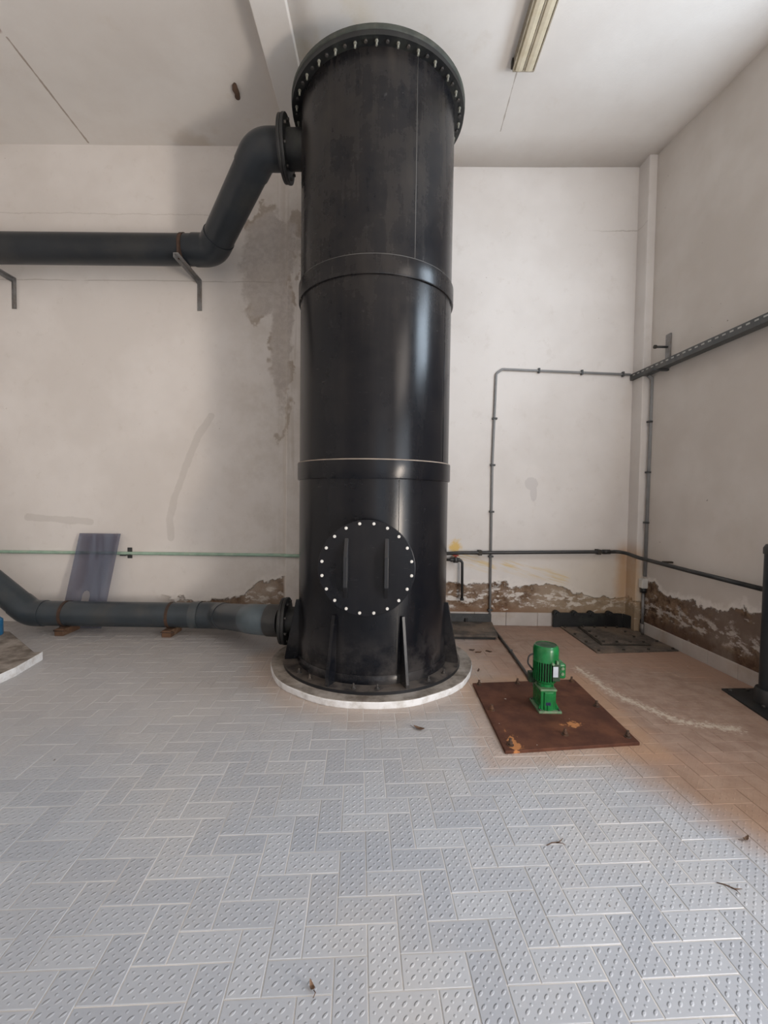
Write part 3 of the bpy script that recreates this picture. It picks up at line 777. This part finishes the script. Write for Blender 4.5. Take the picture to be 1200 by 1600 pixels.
# ------------------------------------------------------------------ GEARED MOTOR
gm = thing('geared_motor', (1.07, 2.88, .018), 'bright green upright electric gear motor standing on the rusty plate', 'motor')
Z0 = .018
MB().box(.997, 1.145, 2.785, 2.978, Z0-.001, Z0+.014).build('foot_plate', M['green_lt'], gm, bevel=.003)
for px_, py_ in ((1.008, 2.80), (1.132, 2.80), (1.008, 2.962), (1.132, 2.962)):
    MB().cyl((px_, py_, Z0+.01), (px_, py_, Z0+.024), .007, 6).build('foot_bolt', M['bolt_dark'], gm)
m = MB(); m.box(1.014, 1.112, 2.806, 2.958, .03, .160); m.box(1.034, 1.092, 2.797, 2.967, .03, .150)
m.slab([(1.014, 2.81, .031), (.999, 2.81, .031), (1.014, 2.81, .075)], (0, .01, 0)); m.slab([(1.112, 2.81, .031), (1.140, 2.81, .031), (1.112, 2.81, .085)], (0, .01, 0))
m.box(1.053, 1.060, 2.790, 2.80, .031, .07)
m.build('gearbox', M['green'], gm, bevel=.006)
MB().box(1.010, 1.116, 2.802, 2.962, .155, .168).build('gearbox_lid', M['green_lt'], gm, bevel=.003)
MB().box(1.044, 1.074, 2.7945, 2.798, .066, .086).build('maker_plate', M['bluelabel'], gm)['label'] = 'small navy plate'
ax, ay = 1.066, 2.882
MB().lathe([(0, .165), (.048, .165), (.048, .185), (.066, .196), (.074, .212), (0, .212)], (ax, ay, 0), 40).build('neck', M['green'], gm, smooth=40)
for i in range(4):
    a = math.radians(45+i*90); MB().box(ax+.05*math.cos(a)-.006, ax+.05*math.cos(a)+.006, ay+.05*math.sin(a)-.006, ay+.05*math.sin(a)+.006, .165, .205, a).build('neck_rib', M['green'], gm)
MB().lathe([(0, .208), (.066, .208), (.066, .345), (0, .345)], (ax, ay, 0), 40).build('motor_body', M['green_dk'], gm, smooth=40)
for i in range(30):
    a = 2*PI*i/30; cxx, cyy = ax+.071*math.cos(a), ay+.071*math.sin(a)
    m = MB(); m.box(cxx-.009, cxx+.009, cyy-.0016, cyy+.0016, .212, .342, a); m.build('cooling_fin', M['green'], gm)
MB().lathe([(.081, .335), (.0815, .41), (.077, .428), (.068, .437), (.066, .437), (.066, .335)], (ax, ay, 0), 48, True).build('fan_cover', M['green'], gm, smooth=50)
MB().lathe([(0, .427), (.068, .427), (.068, .434), (.035, .436), (.03, .440), (0, .440)], (ax, ay, 0), 40).build('fan_grille', M['green_dk'], gm, smooth=40)
MB().box(ax+.04, ax+.052, ay-.092, ay-.06, .336, .355, 0).cyl((ax+.015, ay-.098, .338), (ax+.015, ay-.07, .338), .008, 12).build('lifting_lug', M['green_lt'], gm)
MB().box(ax+.018, ax+.066, ay-.0815, ay-.06, .222, .335).build('plate_pad', M['green_dk'], gm, bevel=.002)
MB().box(ax+.020, ax+.052, ay-.0835, ay-.080, .250, .318).build('rating_plate', M['label'], gm)['label'] = 'silver rating plate'
MB().box(ax+.068, ax+.118, ay-.05, ay+.05, .225, .325).build('terminal_box', M['green'], gm, bevel=.014, segs=3)
MB().cyl((ax+.093, ay-.056, .26), (ax+.093, ay-.049, .26), .010, 12).cyl((ax+.093, ay-.056, .295), (ax+.093, ay-.049, .295), .010, 12).build('cable_gland', M['green_lt'], gm)
MB().sweep(fillet([(ax-.075, ay, .375), (ax-.112, ay, .362), (ax-.118, ay, .31), (ax-.085, ay+.01, .268), (ax-.062, ay+.04, .24)], .04, 6), .0055, 10).build('cable_loop', M['blackpipe'], gm)
MB().box(ax-.095, ax-.05, ay+.03, ay+.075, .165, .235).build('junction_box', M['green_dk'], gm, bevel=.006)

# ------------------------------------------------------------------ CONDUITS, TRAY, WATER PIPE, TAP
cd = thing('cable_conduit', (1.14, 4.79, .15), 'thin grey cable conduit down the back wall and across the floor to the motor', 'conduit')
MB().sweep(fillet([(2.60, 4.793, 2.735), (1.225, 4.793, 2.777), (1.163, 4.793, 2.73), (1.142, 4.793, 1.75), (1.150, 4.793, .04)], .04, 8), .0125, 14).build('wall_run', M['conduit'], cd)
MB().sweep(fillet([(1.150, 4.793, .10), (1.152, 4.775, .0125), (1.140, 3.885, .0125), (1.118, 3.26, .0125), (1.075, 3.02, .030), (1.018, 2.945, .175)], .05, 8), .0125, 14).build('floor_run', M['blackpipe'], cd)
cl = None
for p in ((1.157, 2.25), (1.146, 1.75), (1.145, 1.245), (1.147, .757), (1.150, .17)):
    if cl is None: cl = MB().box(p[0]-.026, p[0]+.026, 4.776, YR, p[1]-.010, p[1]+.010).build('clip', M['darksteel'], cd, loc=(p[0], 4.793, p[1]), bevel=.003)
    else: clone(cl, cd, (p[0], 4.793, p[1]))
for p in ((1.62, 2.766), (2.08, 2.752), (2.52, 2.738)): clone(cl, cd, (p[0], 4.793, p[1]), (0, PI/2, 0))
for y_ in (4.62, 3.95): MB().box(1.128, 1.158, y_-.012, y_+.012, -.001, .028).build('floor_clip', M['darksteel'], cd, bevel=.003)

c2 = thing('corner_conduit', (2.70, 4.60, .05), 'grey conduit dropping from the cable tray down the corner beside the pilaster', 'conduit')
xk = 2.715
MB().sweep(fillet([(2.67, 4.585, 2.672), (2.715, 4.585, 2.64), (xk-.01, 4.585, .60)], .03, 6), .017, 14).build('upper_run', M['conduit'], c2)
MB().box(xk-.055, xk+.012, 4.55, 4.622, .475, .575).build('joint_cover', M['white'], c2, bevel=.01)
MB().cyl((xk-.02, 4.585, .03), (xk-.02, 4.585, .48), .014, 12).cyl((xk-.02, 4.585, -.001), (xk-.02, 4.585, .10), .024, 14).build('lower_run', M['galv'], c2)
MB().cyl((xk-.02, 4.585, .43), (xk-.02, 4.585, .475), .03, 12).build('gland', M['blackpipe'], c2)
for z in (2.2, 1.68, 1.16): MB().box(xk-.038, xk+.02, 4.56, 4.606, z-.009, z+.009).build('clip', M['darksteel'], c2, bevel=.003)

ty = thing('cable_tray', (2.62, 3.9, 2.68), 'dark perforated steel cable tray along the right wall at mid height', 'cable tray')
A, B_ = Vector((2.605, 4.80, 2.705)), Vector((2.735, 2.3, 2.705)); dv = (B_-A).normalized(); sd = Vector((-dv.y, dv.x, 0))
def traybox(o0, o1, z0, z1, l0=0.0, l1=None):
    l1 = (B_-A).length if l1 is None else l1
    m_ = MB(); m_.slab([A+dv*l0+sd*o0+Vector((0, 0, z0)), A+dv*l0+sd*o1+Vector((0, 0, z0)), A+dv*l0+sd*o1+Vector((0, 0, z1)), A+dv*l0+sd*o0+Vector((0, 0, z1))], dv*(l1-l0)); return m_
traybox(0, .07, -.032, -.026).build('tray_floor', M['tray'], ty)
traybox(-.004, .002, -.032, .032).build('tray_side', M['tray'], ty); traybox(.068, .074, -.032, .032).build('tray_side', M['tray'], ty)
L = (B_-A).length
m = MB()
for i in range(34):
    l0 = .05+i*.073
    a = A+dv*l0; m.slab([a+sd*-.0055+Vector((0, 0, .006)), a+sd*-.0035+Vector((0, 0, .006)), a+sd*-.0035+Vector((0, 0, .018)), a+sd*-.0055+Vector((0, 0, .018))], dv*.034)
tag(m.build('slot_row', M['slot'], ty), None, None)['label'] = 'row of pale punched slots'
tb = thing('tray_bracket', (wx(4.35), 4.35, 2.7), 'small steel bracket with two rods carrying the cable tray on the right wall', 'bracket')
yb = 4.36
MB().box(wx(yb)-.014, wx(yb)+.002, yb-.035, yb+.035, 2.68, 3.01).build('back_plate', M['galv'], tb, bevel=.002)
MB().cyl((2.60, yb, 2.885), (wx(yb), yb, 2.885), .011, 10).build('upper_rod', M['darksteel'], tb)
MB().cyl((2.585, yb, 2.885), (2.606, yb, 2.885), .018, 10).build('rod_nut', M['capdark'], tb)
MB().box(2.57, wx(yb), yb-.014, yb+.014, 2.655, 2.673).build('lower_arm', M['darksteel'], tb)

wp = thing('water_pipe', (2.0, 4.77, .80), 'black water pipe along the back wall turning onto the right wall', 'pipe')
MB().sweep(fillet([(.30, 4.752, .765), (.80, 4.752, .797), (2.50, 4.752, .832), (2.56, 4.70, .826), (2.60, 4.50, .80), (wx(3.9)-.065, 3.9, .772), (wx(3.18)-.065, 3.18, .762), (wx(2.3)-.065, 2.3, .750)], .12, 8), .019, 16).build('pipe', M['blackpipe'], wp)
for p in ((1.02, 4.775, .80), (2.30, 4.775, .826)): MB().box(p[0]-.02, p[0]+.02, 4.732, YR, p[2]-.027, p[2]+.027).build('clip', M['capdark'], wp, bevel=.004)
MB().box(wx(4.2)-.09, wx(4.2)+.001, 4.19, 4.225, .795, .812).build('clip', M['capdark'], wp, bevel=.003)
MB().cyl((2.34, 4.752, .8286), (2.42, 4.752, .8303), .025, 16).build('pipe_socket', M['blackpipe'], wp)
tp = thing('drain_tap', (.76, 4.74, .72), 'black tap with red handle and long drop spout beside the tower', 'tap')
MB().sweep(fillet([(.55, 4.74, .722), (.81, 4.74, .722), (.828, 4.74, .69), (.832, 4.74, .29)], .03, 6), .0145, 14).build('spout', M['blackpipe'], tp)
MB().lathe([(0, .693), (.026, .693), (.032, .71), (.032, .735), (.02, .75), (0, .75)], (.755, 4.74, 0), 20).cyl((.70, 4.74, .722), (.80, 4.74, .722), .022, 12).build('valve_body', M['blackpipe'], tp, smooth=40)
MB().cyl((.755, 4.74, .745), (.755, 4.74, .772), .012, 10).box(.725, .785, 4.722, 4.745, .763, .777).build('handle', M['redhandle'], tp, bevel=.003)['label'] = 'red handle'
MB().cyl((.832, 4.74, .285), (.832, 4.74, .305), .022, 14).build('spout_collar', M['blackpipe'], tp)
MB().box(.744, .766, 4.74, 4.811, .712, .732).build('wall_stem', M['blackpipe'], tp)

# ------------------------------------------------------------------ PIPE POST at the right
ps = thing('pipe_post', (2.66, 3.0, 0), 'upright dark round pipe post on a plate at the right photo edge', 'post')
MB().prism([(2.495, 3.225), (2.905-.13, 3.24), (2.77, 2.70), (2.44, 2.70)][::-1], -.001, .012).build('foot_plate', M['flange'], ps, bevel=.002)
MB().cyl((2.645, 2.99, .01), (2.645, 2.99, 1.06), .062, 32).build('tube', M['pvc'], ps, smooth=40)
MB().lathe([(0, 1.04), (.069, 1.04), (.069, 1.08), (.055, 1.105), (.02, 1.115), (0, 1.115)], (2.645, 2.99, 0), 32).build('cap', M['blackpipe'], ps, smooth=40)
MB().lathe([(.06, .011), (.085, .011), (.085, .10), (.078, .115), (.06, .115)], (2.645, 2.99, 0), 32, True).build('collar', M['blackpipe'], ps, smooth=40)
for p in ((2.525, 3.18), (2.66, 3.19), (2.555, 2.93), (2.50, 2.76)): MB().cyl((p[0], p[1], .011), (p[0], p[1], .026), .011, 6).build('anchor_bolt', M['bolt_dark'], ps)

# ------------------------------------------------------------------ CEILING LAMP
lp = thing('ceiling_lamp', (1.05, 2.95, 4.90), 'twin-tube fluorescent batten lamp with cream covers on the ceiling', 'lamp')
y0, y1 = 2.18, 3.68
MB().box(.968, 1.142, y0, y1, 4.855, 4.902).build('housing', M['housing'], lp, bevel=.004)
for cxx in (1.016, 1.096):
    prof = [(-.037, 0), (-.036, -.022), (-.026, -.036), (0, -.040), (.026, -.036), (.036, -.022), (.037, 0)]
    MB().slab([(cxx+a, y0+.01, 4.857+z) for a, z in prof], (0, y1-y0-.02, 0)).build('diffuser', M['cream'], lp, bevel=.002)
for cxx in (.972, 1.056, 1.138): MB().box(cxx-.005, cxx+.005, y0+.005, y1-.005, 4.826, 4.86).build('rail', M['housing'], lp)
MB().box(.955, .985, y1-.045, y1+.005, 4.845, 4.895).build('end_clip', M['capdark'], lp, bevel=.004)
MB().box(.970, 1.140, y1-.012, y1+.002, 4.824, 4.90).build('end_cap', M['housing'], lp, bevel=.003)

# ------------------------------------------------------------------ ODDS AND ENDS
co = MB(); co.sweep([(-1.372, 3.985, 4.994), (-1.380, 4.0, 4.985), (-1.386, 4.03, 4.982), (-1.382, 4.07, 4.983), (-1.392, 4.11, 4.985), (-1.405, 4.125, 4.994)], [.010, .022, .026, .022, .024, .010], 12)
tag(co.build('mud_nest', M['twig'], smooth=60), 'small dark brown insect nest stuck to the left ceiling', 'insect nest')
def leaf(x, y, L_, ang, lab, curl=.02):
    b = bmesh.new(); d = Vector((math.cos(ang), math.sin(ang), 0)); t = Vector((-d.y, d.x, 0)); n = 7; rows = []
    for i in range(n):
        s = i/(n-1); w_ = L_*.22*math.sin(PI*min(s*.94+.03, 1))**.8; z = .002+curl*(s-.5)**2*3
        c = Vector((x, y, z))+d*(s-.5)*L_
        rows.append([b.verts.new(c-t*w_+Vector((0, 0, w_*.6))), b.verts.new(c), b.verts.new(c+t*w_+Vector((0, 0, w_*.5)))])
    for r0, r1 in zip(rows, rows[1:]):
        for k in range(2): b.faces.new((r0[k], r0[k+1], r1[k+1], r1[k]))
    r_ = bmesh.ops.extrude_face_region(b, geom=b.faces[:]); bmesh.ops.translate(b, verts=[v for v in r_['geom'] if isinstance(v, bmesh.types.BMVert)], vec=(0, 0, .0012))
    m_ = MB(); m_.b.free(); m_.b = b
    lf = tag(m_.build('dead_leaf', M['leaf'], loc=(x, y, 0)), lab, 'leaf')
    c_ = Vector((x, y, .006))-d*L_*.5
    MB().sweep([c_+d*.004, c_-d*L_*.2+Vector((0, 0, .003)), c_-d*L_*.42+t*.01], .0013, 6).build('leaf_stalk', M['twig'], lf)
def twig(x, y, L_, ang, lab, name='twig', r=.0022, mat='twig', cat='twig'):
    d = Vector((math.cos(ang), math.sin(ang), 0)); t = Vector((-d.y, d.x, 0)); c = Vector((x, y, r))
    m_ = MB(); m_.sweep([c-d*L_*.5, c-d*L_*.15+t*L_*.06, c+d*L_*.2, c+d*L_*.5+t*L_*.1+Vector((0, 0, .004))], [r*.7, r, r, r*.5], 7)
    if name == 'twig': m_.sweep([c+d*L_*.05, c+d*L_*.25-t*L_*.16+Vector((0, 0, .005)), c+d*L_*.38-t*L_*.25], [r*.8, r*.6, r*.4], 6)
    tag(m_.build(name, M[mat], loc=(x, y, 0)), lab, cat)
leaf(.215, 2.60, .07, -.5, 'curled brown dead leaf on the tiles between the tower and the rusty plate')
leaf(-.192, 1.20, .028, 2.2, 'small dry brown leaf bit on the tiles at the bottom of the photo')
leaf(1.50, 1.777, .035, .4, 'small dark leaf crumb on the tiles near the brown silt edge')
twig(.705, 1.744, .085, .3, 'thin forked twig on the tiles below the rusty plate')
twig(1.26, 1.553, .075, -.5, 'thin dark twig on the tiles at the lower right')
twig(.80, 3.985, .05, -.1, 'rust-brown metal scrap closest to the plinth behind the rusty plate', 'rust_scrap', .006, 'bolt_rust', 'scrap')
twig(.848, 3.93, .06, .1, 'middle one of three rust-brown metal scraps beside the plinth', 'rust_scrap', .006, 'bolt_rust', 'scrap')
twig(.945, 3.955, .06, -.7, 'rust-brown metal scrap closest to the floor conduit', 'rust_scrap', .006, 'bolt_rust', 'scrap')
twig(.765, 3.52, .045, 1.2, 'short dark scrap touching the floor right beside the plinth rim', 'rust_scrap', .006, 'bolt_rust', 'scrap')

# ------------------------------------------------------------------ LIGHT
def area(name, loc, rot, sx, sy, power, col, spread=180):
    l = bpy.data.lights.new(name, 'AREA'); l.shape = 'RECTANGLE'; l.size = sx; l.size_y = sy; l.energy = power; l.color = col
    l.spread = math.radians(spread)
    o = bpy.data.objects.new(name, l); COL.objects.link(o); o.location = loc; o.rotation_euler = rot; return o
DM = (DY0+DY1)/2
# doorway behind the camera's right shoulder: cool sky light
area('door_daylight', (wx(DM)-.01, DM, DZ/2), (0, PI/2, math.radians(3.2)), DZ-.1, DY1-DY0-.1, 78, (.84, .92, 1.0))
# sunlit ground seen through the doorway throws warm light upwards
area('ground_bounce', (wx(-.5)-.02, -.5, .75), (0, PI/2+math.radians(25), math.radians(3.2)), 1.2, .65, 165, (1.0, .85, .71))
# high windows: cool sky in the near one, warm light off a sunny facade in the other
WM, WZ = (WY0+WY1)/2, (WZ0+WZ1)/2
area('window_daylight', (wx(WM)-.01, WM, WZ), (0, PI/2, math.radians(3.2)), WZ1-WZ0-.1, WY1-WY0-.1, 58, (.72, .86, 1.0))
VM = (VY0+VY1)/2
area('facade_daylight', (wx(VM)-.01, VM, WZ), (0, PI/2, math.radians(3.2)), WZ1-WZ0-.1, VY1-VY0-.1, 46, (1.0, .87, .76))
# rear doorway: cool sky
area('rear_daylight', ((RX0+RX1)/2, YB+.01, RZ/2), (PI/2, 0, 0), RX1-RX0-.1, RZ-.1, 12, (.88, .94, 1.0))
w = bpy.data.worlds.new('sky'); SC.world = w; w.use_nodes = True
bg = w.node_tree.nodes['Background']; bg.inputs[0].default_value = (.75, .85, 1, 1); bg.inputs[1].default_value = .8

# ------------------------------------------------------------------ CAMERA
cam = bpy.data.cameras.new('camera'); co_ = bpy.data.objects.new('camera', cam); COL.objects.link(co_)
cam.sensor_fit = 'VERTICAL'; cam.sensor_height = 32.0; cam.lens = 689.0/1600*32.0; cam.clip_start = .05
yaw, pitch, roll = -.005, .0361, .0129
cy_, sy_, cp_, sp_ = math.cos(yaw), math.sin(yaw), math.cos(pitch), math.sin(pitch)
fw = Vector((sy_*cp_, cy_*cp_, -sp_)); ri = Vector((cy_, -sy_, 0)); upv = ri.cross(fw)
r2 = ri*math.cos(roll)+upv*math.sin(roll); u2 = -ri*math.sin(roll)+upv*math.cos(roll)
mt = Matrix((r2, u2, -fw)).transposed().to_4x4(); mt.translation = Vector((0, 0, CAMH))
co_.matrix_world = mt
SC.camera = co_
SC.view_settings.view_transform = 'Standard'; SC.view_settings.look = 'None'
SC.view_settings.exposure = 0.09; SC.view_settings.gamma = 1.0; SC.view_settings.use_curve_mapping = False
SC.cycles.use_denoising = True; SC.cycles.max_bounces = 8; SC.cycles.diffuse_bounces = 6
SC.cycles.sample_clamp_indirect = 8
